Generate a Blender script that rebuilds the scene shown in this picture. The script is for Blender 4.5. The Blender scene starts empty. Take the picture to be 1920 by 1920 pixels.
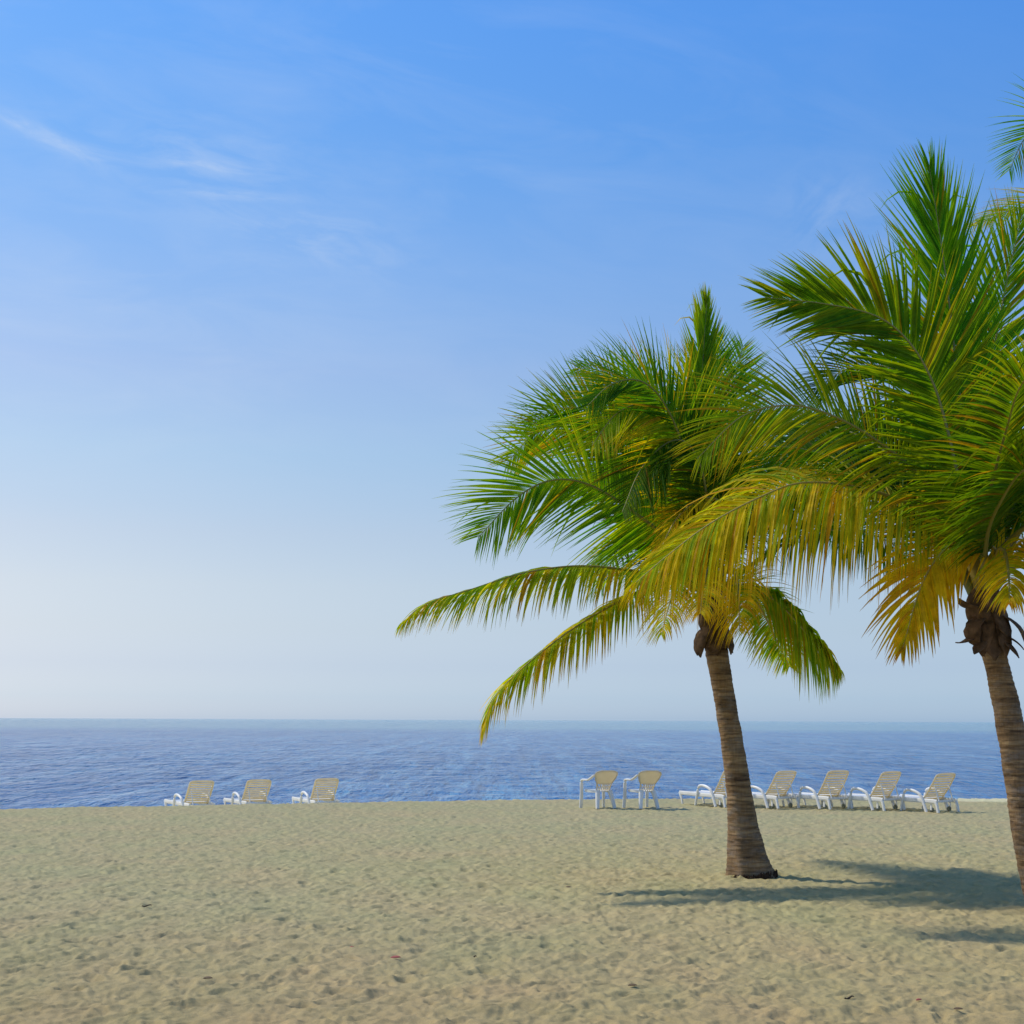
import bpy, math, random
import numpy as np

random.seed(7)
rng = np.random.default_rng(7)
R = math.radians
scene = bpy.context.scene
col = scene.collection

# ------------------------------------------------------------------ camera
F = 2637.0            # focal length in photo pixels (1920 wide)
CAMZ = 2.0            # eye height above the dry sand
ROLL = 0.0042
cam_d = bpy.data.cameras.new('camera')
cam_d.sensor_width = 36.0
cam_d.lens = 36.0 * F / 1920.0
cam_d.shift_y = 390.0 / 1920.0
cam_d.clip_start = 0.1
cam_d.clip_end = 60000
cam = bpy.data.objects.new('camera', cam_d)
cam.location = (0, 0, CAMZ)
cam.rotation_euler = (R(90), -ROLL, 0)
col.objects.link(cam)
scene.camera = cam


def W(px, py, y):
    """the point of the place that stands y metres out along this line of sight"""
    u = px - 960.0
    v = py - 1350.0 - ROLL * u
    return np.array([u * y / F, y, CAMZ - v * y / F])


# ------------------------------------------------------------------ world, sun, exposure
SUN_EL, SUN_AZ = 50.0, -67.0       # azimuth from straight ahead, negative is left
world = bpy.data.worlds.new('World')
scene.world = world
world.use_nodes = True
nt = world.node_tree
for n in list(nt.nodes):
    nt.nodes.remove(n)


def N(tree, kind, **kw):
    n = tree.nodes.new(kind)
    for k, v in kw.items():
        if k.startswith('i_'):
            n.inputs[k[2:].replace('_', ' ')].default_value = v
        else:
            setattr(n, k, v)
    return n


def math_node(tree, op, a, b=None, c=None, clamp=False):
    n = tree.nodes.new('ShaderNodeMath')
    n.operation = op
    n.use_clamp = clamp
    for i, s in enumerate((a, b, c)):
        if s is None:
            continue
        if isinstance(s, (int, float)):
            n.inputs[i].default_value = s
        else:
            tree.links.new(s, n.inputs[i])
    return n.outputs[0]


def mixrgb(tree, fac, a, b, blend='MIX'):
    n = tree.nodes.new('ShaderNodeMix')
    n.data_type = 'RGBA'
    n.blend_type = blend
    n.clamp_factor = True
    for i, s in ((0, fac), (6, a), (7, b)):
        if isinstance(s, (int, float)):
            n.inputs[i].default_value = s
        elif isinstance(s, (tuple, list)):
            n.inputs[i].default_value = (*s[:3], 1.0)
        else:
            tree.links.new(s, n.inputs[i])
    return n.outputs[2]


def ramp(tree, fac, stops, interp='LINEAR'):
    n = tree.nodes.new('ShaderNodeValToRGB')
    n.color_ramp.interpolation = interp
    el = n.color_ramp.elements
    while len(el) < len(stops):
        el.new(0.5)
    for e, (p, c) in zip(el, stops):
        e.position = p
        e.color = (*c, 1.0) if len(c) == 3 else c
    if fac is not None:
        tree.links.new(fac, n.inputs[0])
    return n.outputs[0]


sky = N(nt, 'ShaderNodeTexSky', sky_type='NISHITA', sun_disc=False)
sky.sun_elevation = R(SUN_EL)
sky.sun_rotation = R(SUN_AZ)
sky.altitude = 0
sky.air_density = 1.0
sky.dust_density = 0.6
sky.ozone_density = 2.0
tc = N(nt, 'ShaderNodeTexCoord')
sep = N(nt, 'ShaderNodeSeparateXYZ')
nt.links.new(tc.outputs['Generated'], sep.inputs[0])
SKYGRADE = [(0.0019, (0.6606, 0.6323, 0.6703)), (0.0150, (0.5864, 0.5745, 0.6326)), (0.0375, (0.5938, 0.5130, 0.5629)), (0.0637, (0.7237, 0.5293, 0.5169)), (0.0935, (0.8809, 0.5633, 0.5040)), (0.1296, (0.9902, 0.5828, 0.5039)), (0.1846, (1.0862, 0.6369, 0.5364)), (0.2382, (1.1902, 0.6474, 0.5630)), (0.3066, (1.0445, 0.6566, 0.6139)), (0.3699, (0.8717, 0.6536, 0.6521)), (0.4449, (0.8112, 0.6705, 0.7024))]
zc = math_node(nt, 'MAXIMUM', sep.outputs['Z'], 0.0)
grade = ramp(nt, zc, SKYGRADE, 'EASE' if len(SKYGRADE) < 3 else 'LINEAR')
sc_ = N(nt, 'ShaderNodeSeparateColor'); cc_ = N(nt, 'ShaderNodeCombineColor')
nt.links.new(sky.outputs[0], sc_.inputs[0])
for k_, g_ in enumerate((1.45, 1.0, 0.6)):       # the saturated rendering of the photograph's sky
    nt.links.new(math_node(nt, 'POWER', math_node(nt, 'MULTIPLY', sc_.outputs[k_], 0.1), g_), cc_.inputs[k_])
skyc = mixrgb(nt, 1.0, cc_.outputs[0], grade, 'MULTIPLY')
skyc_gain = N(nt, 'ShaderNodeVectorMath', operation='SCALE')
skyc_gain.inputs['Scale'].default_value = 20.0
nt.links.new(skyc, skyc_gain.inputs[0])


# thin cirrus: stretched noise on a high flat layer, thickest low in the west
def cirrus(cx, cz, rx, rz, tilt, scale, stretch, seed, lo, hi):
    """a wisp around one compass direction; returns its density"""
    d = math_node(nt, 'MAXIMUM', sep.outputs['Y'], 0.05)
    u = math_node(nt, 'SUBTRACT', math_node(nt, 'DIVIDE', sep.outputs['X'], d), cx)
    w = math_node(nt, 'SUBTRACT', math_node(nt, 'DIVIDE', sep.outputs['Z'], d), cz)
    c, s = math.cos(tilt), math.sin(tilt)
    a = math_node(nt, 'ADD', math_node(nt, 'MULTIPLY', u, c), math_node(nt, 'MULTIPLY', w, s))
    b = math_node(nt, 'SUBTRACT', math_node(nt, 'MULTIPLY', w, c), math_node(nt, 'MULTIPLY', u, s))
    q = math_node(nt, 'ADD',
                  math_node(nt, 'POWER', math_node(nt, 'ABSOLUTE', math_node(nt, 'DIVIDE', a, rx)), 2.0),
                  math_node(nt, 'POWER', math_node(nt, 'ABSOLUTE', math_node(nt, 'DIVIDE', b, rz)), 2.0))
    mask = math_node(nt, 'EXPONENT', math_node(nt, 'MULTIPLY', q, -1.0))
    cmb = N(nt, 'ShaderNodeCombineXYZ')
    nt.links.new(math_node(nt, 'MULTIPLY', a, scale), cmb.inputs[0])
    nt.links.new(math_node(nt, 'MULTIPLY', b, scale * stretch), cmb.inputs[1])
    cmb.inputs[2].default_value = seed
    no = N(nt, 'ShaderNodeTexNoise')
    no.inputs['Scale'].default_value = 1.0
    no.inputs['Detail'].default_value = 6.0
    no.inputs['Roughness'].default_value = 0.6
    no.inputs['Distortion'].default_value = 0.6
    nt.links.new(cmb.outputs[0], no.inputs['Vector'])
    mr = N(nt, 'ShaderNodeMapRange')
    mr.inputs['From Min'].default_value = lo
    mr.inputs['From Max'].default_value = hi
    nt.links.new(no.outputs[0], mr.inputs[0])
    return math_node(nt, 'MULTIPLY', mask, mr.outputs[0])


def gd(px, py):
    return (px - 960) / F, (1350 - py) / F


wisps = []
x, z = gd(85, 262);   wisps.append((cirrus(x, z, .042, .0055, R(-26), 30, 3.5, 3.1, .25, .75), .46))
x, z = gd(330, 300);  wisps.append((cirrus(x, z, .11, .032, R(-9), 16, 3.5, 8.7, .38, .80), .26))
x, z = gd(380, 314);  wisps.append((cirrus(x, z, .032, .0040, R(-7), 40, 4, 1.2, .30, .75), .34))
x, z = gd(420, 368);  wisps.append((cirrus(x, z, .040, .0030, R(-3), 40, 4, 5.2, .28, .75), .30))
x, z = gd(560, 440);  wisps.append((cirrus(x, z, .075, .024, R(-14), 22, 3, 12.2, .42, .85), .30))
x, z = gd(1570, 420); wisps.append((cirrus(x, z, .035, .040, R(40), 16, 2, 21.0, .40, .85), .30))
x, z = gd(150, 620);  wisps.append((cirrus(x, z, .30, .10, R(-4), 7, 4, 31.0, .42, .90), .22))
x, z = gd(700, 180);  wisps.append((cirrus(x, z, .40, .12, R(-10), 6, 3.5, 41.0, .42, .90), .20))
cur = skyc_gain.outputs[0]
for dens, k in wisps:
    f = math_node(nt, 'MULTIPLY', dens, k, clamp=True)
    cur = mixrgb(nt, f, cur, (7.2, 7.9, 8.8))
bg = N(nt, 'ShaderNodeBackground')
bg.inputs['Strength'].default_value = 0.1
nt.links.new(cur, bg.inputs[0])
wo = N(nt, 'ShaderNodeOutputWorld')
nt.links.new(bg.outputs[0], wo.inputs[0])

sun_d = bpy.data.lights.new('sun', 'SUN')
sun_d.energy = 2.8
sun_d.angle = R(2.5)
sun_d.color = (1.0, 0.94, 0.83)
sun = bpy.data.objects.new('sun', sun_d)
az, el = R(SUN_AZ), R(SUN_EL)
to_sun = np.array([math.sin(az) * math.cos(el), math.cos(az) * math.cos(el), math.sin(el)])
from mathutils import Vector
sun.rotation_euler = Vector(to_sun).to_track_quat('Z', 'Y').to_euler()
sun.location = (-20, 10, 30)
col.objects.link(sun)

scene.view_settings.view_transform = 'Standard'
scene.view_settings.look = 'None'
scene.view_settings.exposure = 0.0
scene.view_settings.gamma = 1.0
scene.render.engine = 'CYCLES'
scene.cycles.max_bounces = 6
scene.cycles.diffuse_bounces = 3
scene.cycles.glossy_bounces = 2
scene.cycles.transmission_bounces = 4
scene.cycles.use_adaptive_sampling = True
scene.cycles.adaptive_threshold = 0.015
scene.cycles.use_denoising = True


# ------------------------------------------------------------------ helpers
def tag(o, label=None, cat=None, group=None, kind=None):
    for k, v in (('label', label), ('category', cat), ('group', group), ('kind', kind)):
        if v:
            o[k] = v
    return o


def mesh_obj(name, verts, faces, mat, parent=None, smooth=True, colors=None):
    me = bpy.data.meshes.new(name)
    verts = np.asarray(verts, dtype=np.float32)
    if isinstance(faces, np.ndarray):
        nf, k = faces.shape
        me.vertices.add(len(verts))
        me.vertices.foreach_set('co', verts.ravel())
        me.loops.add(nf * k)
        me.loops.foreach_set('vertex_index', faces.astype(np.int32).ravel())
        me.polygons.add(nf)
        me.polygons.foreach_set('loop_start', np.arange(0, nf * k, k, dtype=np.int32))
        me.update(calc_edges=True)
    else:
        me.from_pydata(verts.tolist(), [], faces)
        me.update()
    me.polygons.foreach_set('use_smooth', np.full(len(me.polygons), smooth, dtype=bool))
    if colors is not None:
        at = me.color_attributes.new('tint', 'FLOAT_COLOR', 'POINT')
        c4 = np.ones((len(verts), 4), dtype=np.float32)
        c4[:, :3] = colors
        at.data.foreach_set('color', c4.ravel())
    me.materials.append(mat)
    o = bpy.data.objects.new(name, me)
    col.objects.link(o)
    if parent is not None:
        o.parent = parent
    return o


def empty(name, loc, rz=0.0):
    o = bpy.data.objects.new(name, None)
    o.empty_display_size = 0.2
    o.location = loc
    o.rotation_euler = (0, 0, rz)
    col.objects.link(o)
    return o


def copy_tree(o, parent=None):
    c = o.copy()
    col.objects.link(c)
    c.parent = parent
    for ch in list(o.children):
        copy_tree(ch, c)
    return c


def unit(v):
    v = np.asarray(v, float)
    return v / (np.linalg.norm(v, axis=-1, keepdims=True) + 1e-12)


# gradient noise on numpy arrays
_perm = rng.permutation(256).astype(np.int64)
_perm = np.concatenate([_perm, _perm])
_ga = rng.uniform(0, 2 * np.pi, 256)
_gx, _gy = np.cos(_ga), np.sin(_ga)


def pnoise(x, y):
    xi = np.floor(x).astype(np.int64); yi = np.floor(y).astype(np.int64)
    xf = x - xi; yf = y - yi
    u = xf * xf * xf * (xf * (xf * 6 - 15) + 10)
    v = yf * yf * yf * (yf * (yf * 6 - 15) + 10)

    def g(ix, iy, dx, dy):
        h = _perm[(_perm[ix & 255] + iy) & 255]
        return _gx[h] * dx + _gy[h] * dy
    n00 = g(xi, yi, xf, yf); n10 = g(xi + 1, yi, xf - 1, yf)
    n01 = g(xi, yi + 1, xf, yf - 1); n11 = g(xi + 1, yi + 1, xf - 1, yf - 1)
    return (n00 * (1 - u) + n10 * u) * (1 - v) + (n01 * (1 - u) + n11 * u) * v


def spline(P, n):
    """Catmull-Rom through the points, resampled evenly by length"""
    P = np.asarray(P, float)
    Q = np.vstack([2 * P[0] - P[1], P, 2 * P[-1] - P[-2]])
    out = []
    for i in range(1, len(Q) - 2):
        t = np.linspace(0, 1, 24, endpoint=False)[:, None]
        p0, p1, p2, p3 = Q[i - 1], Q[i], Q[i + 1], Q[i + 2]
        out.append(0.5 * ((2 * p1) + (-p0 + p2) * t + (2 * p0 - 5 * p1 + 4 * p2 - p3) * t ** 2
                          + (-p0 + 3 * p1 - 3 * p2 + p3) * t ** 3))
    out = np.vstack(out + [P[-1:]])
    s = np.concatenate([[0], np.cumsum(np.linalg.norm(np.diff(out, axis=0), axis=1))])
    t = np.linspace(0, s[-1], n)
    return np.stack([np.interp(t, s, out[:, k]) for k in range(3)], 1)


def sweep(path, w, h, up=(0, 0, 1), rnd=0.35, cap=True):
    """a bar with a rounded-rectangle section along a path; w across, h along 'up'"""
    P = np.asarray(path, float)
    n = len(P)
    w = np.broadcast_to(np.asarray(w, float), (n,)); h = np.broadcast_to(np.asarray(h, float), (n,))
    T = unit(np.gradient(P, axis=0))
    up = np.broadcast_to(np.asarray(up, float), (n, 3))
    S = unit(np.cross(T, up)); U = unit(np.cross(S, T))
    c = rnd
    sec = [(-.5, -.5 + c * .5), (-.5 + c * .5, -.5), (.5 - c * .5, -.5), (.5, -.5 + c * .5),
           (.5, .5 - c * .5), (.5 - c * .5, .5), (-.5 + c * .5, .5), (-.5, .5 - c * .5)]
    k = len(sec)
    V = []
    for a, b in sec:
        V.append(P + S * (a * w)[:, None] + U * (b * h)[:, None])
    V = np.stack(V, 1).reshape(-1, 3)
    Fc = []
    for i in range(n - 1):
        for j in range(k):
            Fc.append((i * k + j, i * k + (j + 1) % k, (i + 1) * k + (j + 1) % k, (i + 1) * k + j))
    if cap:
        Fc.append(tuple(range(k))[::-1]); Fc.append(tuple((n - 1) * k + j for j in range(k)))
    return V, Fc


def tube(path, r, k=10, wob=0.0):
    P = np.asarray(path, float); n = len(P)
    r = np.broadcast_to(np.asarray(r, float), (n,))
    T = unit(np.gradient(P, axis=0))
    ref = np.array([0.31, 0.93, 0.18])
    S = unit(np.cross(T, ref)); U = np.cross(S, T)
    a = np.linspace(0, 2 * np.pi, k, endpoint=False)
    V = P[:, None, :] + r[:, None, None] * (np.cos(a)[None, :, None] * S[:, None, :] + np.sin(a)[None, :, None] * U[:, None, :])
    i, j = np.meshgrid(np.arange(n - 1), np.arange(k), indexing='ij')
    Fc = np.stack([i * k + j, i * k + (j + 1) % k, (i + 1) * k + (j + 1) % k, (i + 1) * k + j], -1).reshape(-1, 4)
    return V.reshape(-1, 3), Fc


def join(parts):
    V, Fc, o = [], [], 0
    for v, f in parts:
        V.append(v)
        Fc += [tuple(int(i) + o for i in q) for q in f]
        o += len(v)
    return np.vstack(V), Fc


# ------------------------------------------------------------------ materials
def new_mat(name):
    m = bpy.data.materials.new(name)
    m.use_nodes = True
    t = m.node_tree
    for n in list(t.nodes):
        t.nodes.remove(n)
    out = t.nodes.new('ShaderNodeOutputMaterial')
    return m, t, out


def noise(t, vec, scale, detail=4, rough=0.55, dist=0.0):
    n = t.nodes.new('ShaderNodeTexNoise')
    n.inputs['Scale'].default_value = scale
    n.inputs['Detail'].default_value = detail
    n.inputs['Roughness'].default_value = rough
    n.inputs['Distortion'].default_value = dist
    if vec is not None:
        t.links.new(vec, n.inputs['Vector'])
    return n.outputs[0]


def mapping(t, vec, scale=(1, 1, 1), rot=(0, 0, 0)):
    n = t.nodes.new('ShaderNodeMapping')
    n.inputs['Scale'].default_value = scale
    n.inputs['Rotation'].default_value = rot
    t.links.new(vec, n.inputs['Vector'])
    return n.outputs[0]


def mat_sand():
    m, t, out = new_mat('sand')
    geo = t.nodes.new('ShaderNodeNewGeometry').outputs['Position']
    at = t.nodes.new('ShaderNodeAttribute'); at.attribute_name = 'tint'
    big = noise(t, geo, 0.45, 4, 0.6)
    c1 = ramp(t, big, [(0.36, (0.446, 0.388, 0.190)), (0.66, (0.486, 0.394, 0.194))])
    mid = noise(t, mapping(t, geo, (1.0, 0.8, 1.0)), 5.0, 5, 0.65)
    c2 = mixrgb(t, 1.0, c1, ramp(t, mid, [(0.30, (0.86, 0.86, 0.84)), (0.70, (1.08, 1.07, 1.05))]), 'MULTIPLY')
    fine = noise(t, geo, 90.0, 3, 0.7)
    c3 = mixrgb(t, 1.0, c2, ramp(t, fine, [(0.25, (0.80, 0.79, 0.77)), (0.75, (1.14, 1.14, 1.14))]), 'MULTIPLY')
    c4 = mixrgb(t, 1.0, c3, at.outputs['Color'], 'MULTIPLY')
    b = t.nodes.new('ShaderNodeBsdfPrincipled')
    b.inputs['Roughness'].default_value = 0.95
    b.inputs['Specular IOR Level'].default_value = 0.15
    t.links.new(c4, b.inputs['Base Color'])
    bp = t.nodes.new('ShaderNodeBump')
    bp.inputs['Strength'].default_value = 0.55
    bp.inputs['Distance'].default_value = 0.02
    hn = math_node(t, 'ADD', noise(t, geo, 22.0, 6, 0.65), math_node(t, 'MULTIPLY', fine, 0.25))
    t.links.new(hn, bp.inputs['Height'])
    t.links.new(bp.outputs[0], b.inputs['Normal'])
    t.links.new(b.outputs[0], out.inputs[0])
    return m


def mat_water():
    m, t, out = new_mat('sea_water')
    geo = t.nodes.new('ShaderNodeNewGeometry').outputs['Position']
    b = t.nodes.new('ShaderNodeBsdfPrincipled')
    b.inputs['IOR'].default_value = 1.33
    b.inputs['Roughness'].default_value = 0.12
        # wind patches, short ripple streaks at three sizes, pale flecks of foam and of sparkle painted into the colour, a paler, greener band far out
    patch = noise(t, mapping(t, geo, (0.010, 0.016, 1)), 1.0, 4, 0.6)
    st1 = noise(t, mapping(t, geo, (2.0, 0.24, 1)), 1.0, 3, 0.6, 0.6)
    st2 = noise(t, mapping(t, geo, (0.9, 0.060, 1)), 1.0, 3, 0.6, 0.6)
    st3 = noise(t, mapping(t, geo, (0.30, 0.014, 1)), 1.0, 3, 0.6, 0.6)
    st = math_node(t, 'ADD', math_node(t, 'ADD', math_node(t, 'MULTIPLY', st1, 0.30), math_node(t, 'MULTIPLY', st2, 0.36)), math_node(t, 'MULTIPLY', st3, 0.34))
    cst = ramp(t, st, [(0.38, (0.004, 0.080, 0.245)), (0.51, (0.014, 0.145, 0.345)), (0.62, (0.090, 0.285, 0.460))])
    cst = mixrgb(t, 1.0, cst, ramp(t, patch, [(0.35, (0.85, 0.9, 0.92)), (0.68, (1.15, 1.12, 1.08))]), 'MULTIPLY')
    sy = t.nodes.new('ShaderNodeSeparateXYZ'); t.links.new(geo, sy.inputs[0])
    fm = t.nodes.new('ShaderNodeMapRange'); fm.inputs['From Min'].default_value = 360; fm.inputs['From Max'].default_value = 560
    t.links.new(sy.outputs[1], fm.inputs[0])
    cst = mixrgb(t, math_node(t, 'MULTIPLY', fm.outputs[0], math_node(t, 'ADD', math_node(t, 'MULTIPLY', st3, 1.0), 0.3), clamp=True), cst, (0.190, 0.365, 0.390))
    fl = noise(t, mapping(t, geo, (1.3, 0.10, 1)), 1.0, 4, 0.75, 0.4)
    ff = ramp(t, fl, [(0.58, (0, 0, 0)), (0.72, (0.5, 0.5, 0.5))])
    cst = mixrgb(t, ff, cst, (0.46, 0.60, 0.66))
    t.links.new(cst, b.inputs['Base Color'])
    t.links.new(math_node(t, 'MULTIPLY', st, 0.34), b.inputs['Specular IOR Level'])
    n1 = noise(t, mapping(t, geo, (0.50, 0.8, 1), (0, 0, R(8))), 1.0, 5, 0.62, 0.4)
    n2 = noise(t, mapping(t, geo, (1.2, 0.26, 1), (0, 0, R(2))), 1.0, 5, 0.60, 0.5)
    n3 = noise(t, mapping(t, geo, (0.5, 0.055, 1), (0, 0, R(-1))), 1.0, 5, 0.60, 0.5)
    h = math_node(t, 'ADD', math_node(t, 'MULTIPLY', n1, 0.45), math_node(t, 'MULTIPLY', n2, 0.9))
    h = math_node(t, 'ADD', h, math_node(t, 'MULTIPLY', n3, 1.6))
    bp = t.nodes.new('ShaderNodeBump')
    bp.inputs['Strength'].default_value = 1.0
    bp.inputs['Distance'].default_value = 0.9
    t.links.new(h, bp.inputs['Height'])
    t.links.new(bp.outputs[0], b.inputs['Normal'])
    t.links.new(b.outputs[0], out.inputs[0])
    return m


def mat_leaf():
    m, t, out = new_mat('palm_leaf')
    at = t.nodes.new('ShaderNodeAttribute'); at.attribute_name = 'tint'
    geo = t.nodes.new('ShaderNodeNewGeometry').outputs['Position']
    v = noise(t, geo, 9.0, 3, 0.6)
    c = mixrgb(t, 1.0, at.outputs['Color'], ramp(t, v, [(0.3, (0.78, 0.78, 0.72)), (0.7, (1.18, 1.16, 1.1))]), 'MULTIPLY')
    b = t.nodes.new('ShaderNodeBsdfPrincipled')
    b.inputs['Roughness'].default_value = 0.58
    b.inputs['Specular IOR Level'].default_value = 0.14
    t.links.new(c, b.inputs['Base Color'])
    tr = t.nodes.new('ShaderNodeBsdfTranslucent')
    c2 = mixrgb(t, 1.0, c, (1.75, 1.55, 0.55), 'MULTIPLY')
    t.links.new(c2, tr.inputs[0])
    mx = t.nodes.new('ShaderNodeMixShader')
    mx.inputs[0].default_value = 0.56
    t.links.new(b.outputs[0], mx.inputs[1]); t.links.new(tr.outputs[0], mx.inputs[2])
    t.links.new(mx.outputs[0], out.inputs[0])
    return m


def mat_stem():
    m, t, out = new_mat('palm_midrib')
    at = t.nodes.new('ShaderNodeAttribute'); at.attribute_name = 'tint'
    b = t.nodes.new('ShaderNodeBsdfPrincipled')
    b.inputs['Roughness'].default_value = 0.5
    t.links.new(at.outputs['Color'], b.inputs['Base Color'])
    t.links.new(b.outputs[0], out.inputs[0])
    return m


def mat_bark():
    m, t, out = new_mat('palm_bark')
    tcn = t.nodes.new('ShaderNodeTexCoord').outputs['Object']
    v1 = noise(t, mapping(t, tcn, (2.2, 2.2, 26)), 1.0, 5, 0.65, 0.5)
    v2 = noise(t, tcn, 3.2, 4, 0.6)
    v3 = noise(t, mapping(t, tcn, (60, 60, 7)), 1.0, 3, 0.6)
    c = ramp(t, v1, [(0.32, (0.070, 0.044, 0.028)), (0.50, (0.240, 0.155, 0.080)), (0.70, (0.430, 0.305, 0.165))])
    v4 = noise(t, mapping(t, tcn, (4, 4, 9)), 1.0, 5, 0.7)
    c = mixrgb(t, ramp(t, v4, [(0.48, (0, 0, 0)), (0.68, (.75, .75, .75))]), c, (0.250, 0.215, 0.180))
    c = mixrgb(t, 1.0, c, ramp(t, v2, [(0.3, (0.72, 0.68, 0.62)), (0.7, (1.15, 1.1, 1.05))]), 'MULTIPLY')
    c = mixrgb(t, 1.0, c, ramp(t, v3, [(0.3, (0.82, 0.82, 0.82)), (0.7, (1.1, 1.1, 1.1))]), 'MULTIPLY')
    b = t.nodes.new('ShaderNodeBsdfPrincipled')
    b.inputs['Roughness'].default_value = 0.85
    b.inputs['Specular IOR Level'].default_value = 0.2
    t.links.new(c, b.inputs['Base Color'])
    bp = t.nodes.new('ShaderNodeBump')
    bp.inputs['Strength'].default_value = 0.7; bp.inputs['Distance'].default_value = 0.012
    t.links.new(math_node(t, 'ADD', v1, math_node(t, 'MULTIPLY', v3, 0.5)), bp.inputs['Height'])
    t.links.new(bp.outputs[0], b.inputs['Normal'])
    t.links.new(b.outputs[0], out.inputs[0])
    return m


def mat_simple(name, c, rough=0.6, var=0.15, scale=20.0, spec=0.3, transl=None):
    m, t, out = new_mat(name)
    geo = t.nodes.new('ShaderNodeTexCoord').outputs['Object']
    v = noise(t, geo, scale, 4, 0.6)
    lo = tuple(k * (1 - var) for k in c); hi = tuple(min(1, k * (1 + var)) for k in c)
    cc = ramp(t, v, [(0.3, lo), (0.7, hi)])
    b = t.nodes.new('ShaderNodeBsdfPrincipled')
    b.inputs['Roughness'].default_value = rough
    b.inputs['Specular IOR Level'].default_value = spec
    t.links.new(cc, b.inputs['Base Color'])
    last = b.outputs[0]
    if transl:
        tr = t.nodes.new('ShaderNodeBsdfTranslucent')
        tr.inputs[0].default_value = (*transl[1], 1)
        mx = t.nodes.new('ShaderNodeMixShader'); mx.inputs[0].default_value = transl[0]
        t.links.new(last, mx.inputs[1]); t.links.new(tr.outputs[0], mx.inputs[2])
        last = mx.outputs[0]
    t.links.new(last, out.inputs[0])
    return m


M_sand, M_water, M_leaf, M_stem, M_bark = mat_sand(), mat_water(), mat_leaf(), mat_stem(), mat_bark()
M_plastic = mat_simple('white_plastic', (0.82, 0.79, 0.70), 0.38, 0.06, 6.0, 0.4)
M_back = mat_simple('cream_plastic', (0.82, 0.77, 0.61), 0.42, 0.08, 6.0, 0.35, (0.42, (0.92, 0.77, 0.46)))  # backs: warmer cream base mixed with a warm translucent
M_wheel = mat_simple('dark_wheel_plastic', (0.16, 0.17, 0.12), 0.6)
M_husk = mat_simple('palm_husk', (0.120, 0.074, 0.044), 0.85, 0.6, 11.0, 0.15)
M_root = mat_simple('root_fibre', (0.055, 0.034, 0.022), 0.9, 0.5, 25.0, 0.1)


# ------------------------------------------------------------------ the beach
def crest_y(x):
    return np.where(x < 0, 36.1 + 0.40 * np.maximum(x, -30), 36.1 + 0.14 * np.minimum(x, 40))


def ground(x, y):
    x = np.asarray(x, float); y = np.asarray(y, float)
    d = y - crest_y(x)
    s = 0.6
    soft = s * np.logaddexp(0, d / s)            # smooth max(d, 0)
    drop = 0.155 * soft
    z = -drop
    z = np.maximum(z, -6.0)
    z = z + 0.05 * pnoise(x * 0.11 + 3.7, y * 0.11 + 9.1) + 0.02 * pnoise(x * 0.4 + 1.7, y * 0.4)
    return z


def ridged(x, y):
    return 1 - 2 * np.abs(pnoise(x, y))


def sand_relief(x, y):
    wx = x + 0.10 * pnoise(x * 2.1 + 5, y * 2.1); wy = y + 0.10 * pnoise(x * 2.1, y * 2.1 + 8)
    h = 0.018 * pnoise(wx * 2.0, wy * 1.7)
    h += 0.020 * pnoise(wx * 4.6 + 11, wy * 4.0 + 3)
    h += 0.016 * ridged(wx * 3.7 + 7, wy * 3.2 + 4) * (0.5 + pnoise(x * 0.6, y * 0.6 + 4))
    h += 0.027 * pnoise(wx * 8.3 + 2, wy * 6.4)
    h += 0.014 * pnoise(wx * 18 + 2, wy * 13)
    # old footprints: soft pits scattered over a jittered grid
    for cell, depth, rad, seed in ((0.52, 0.026, 0.095, 0), (0.71, 0.024, 0.12, 31), (0.37, 0.016, 0.06, 77)):
        gx = np.floor(x / cell).astype(np.int64); gy = np.floor(y / cell).astype(np.int64)
        for ox in (-1, 0, 1):
            for oy in (-1, 0, 1):
                cx, cy = gx + ox, gy + oy
                hsh = _perm[(_perm[(cx + seed) & 255] + cy) & 255]
                h2 = _perm[(hsh + 91 + seed) & 255]
                px = (cx + 0.1 + 0.8 * hsh / 255.0) * cell
                py = (cy + 0.1 + 0.8 * h2 / 255.0) * cell
                ang = _ga[_perm[(hsh + h2) & 255]]
                ca, sa = np.cos(ang), np.sin(ang)
                dx, dy = x - px, y - py
                a = (dx * ca + dy * sa) / (rad * 1.45); b = (-dx * sa + dy * ca) / (rad * 0.75)
                q = a * a + b * b
                k = np.where(h2 > 90, 1.0, 0.0) * (0.5 + h2 / 400.0)
                h += depth * k * (0.45 * np.exp(-((np.sqrt(q) - 1.25) ** 2) * 6) - np.exp(-q * 1.6))
    return h


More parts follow.
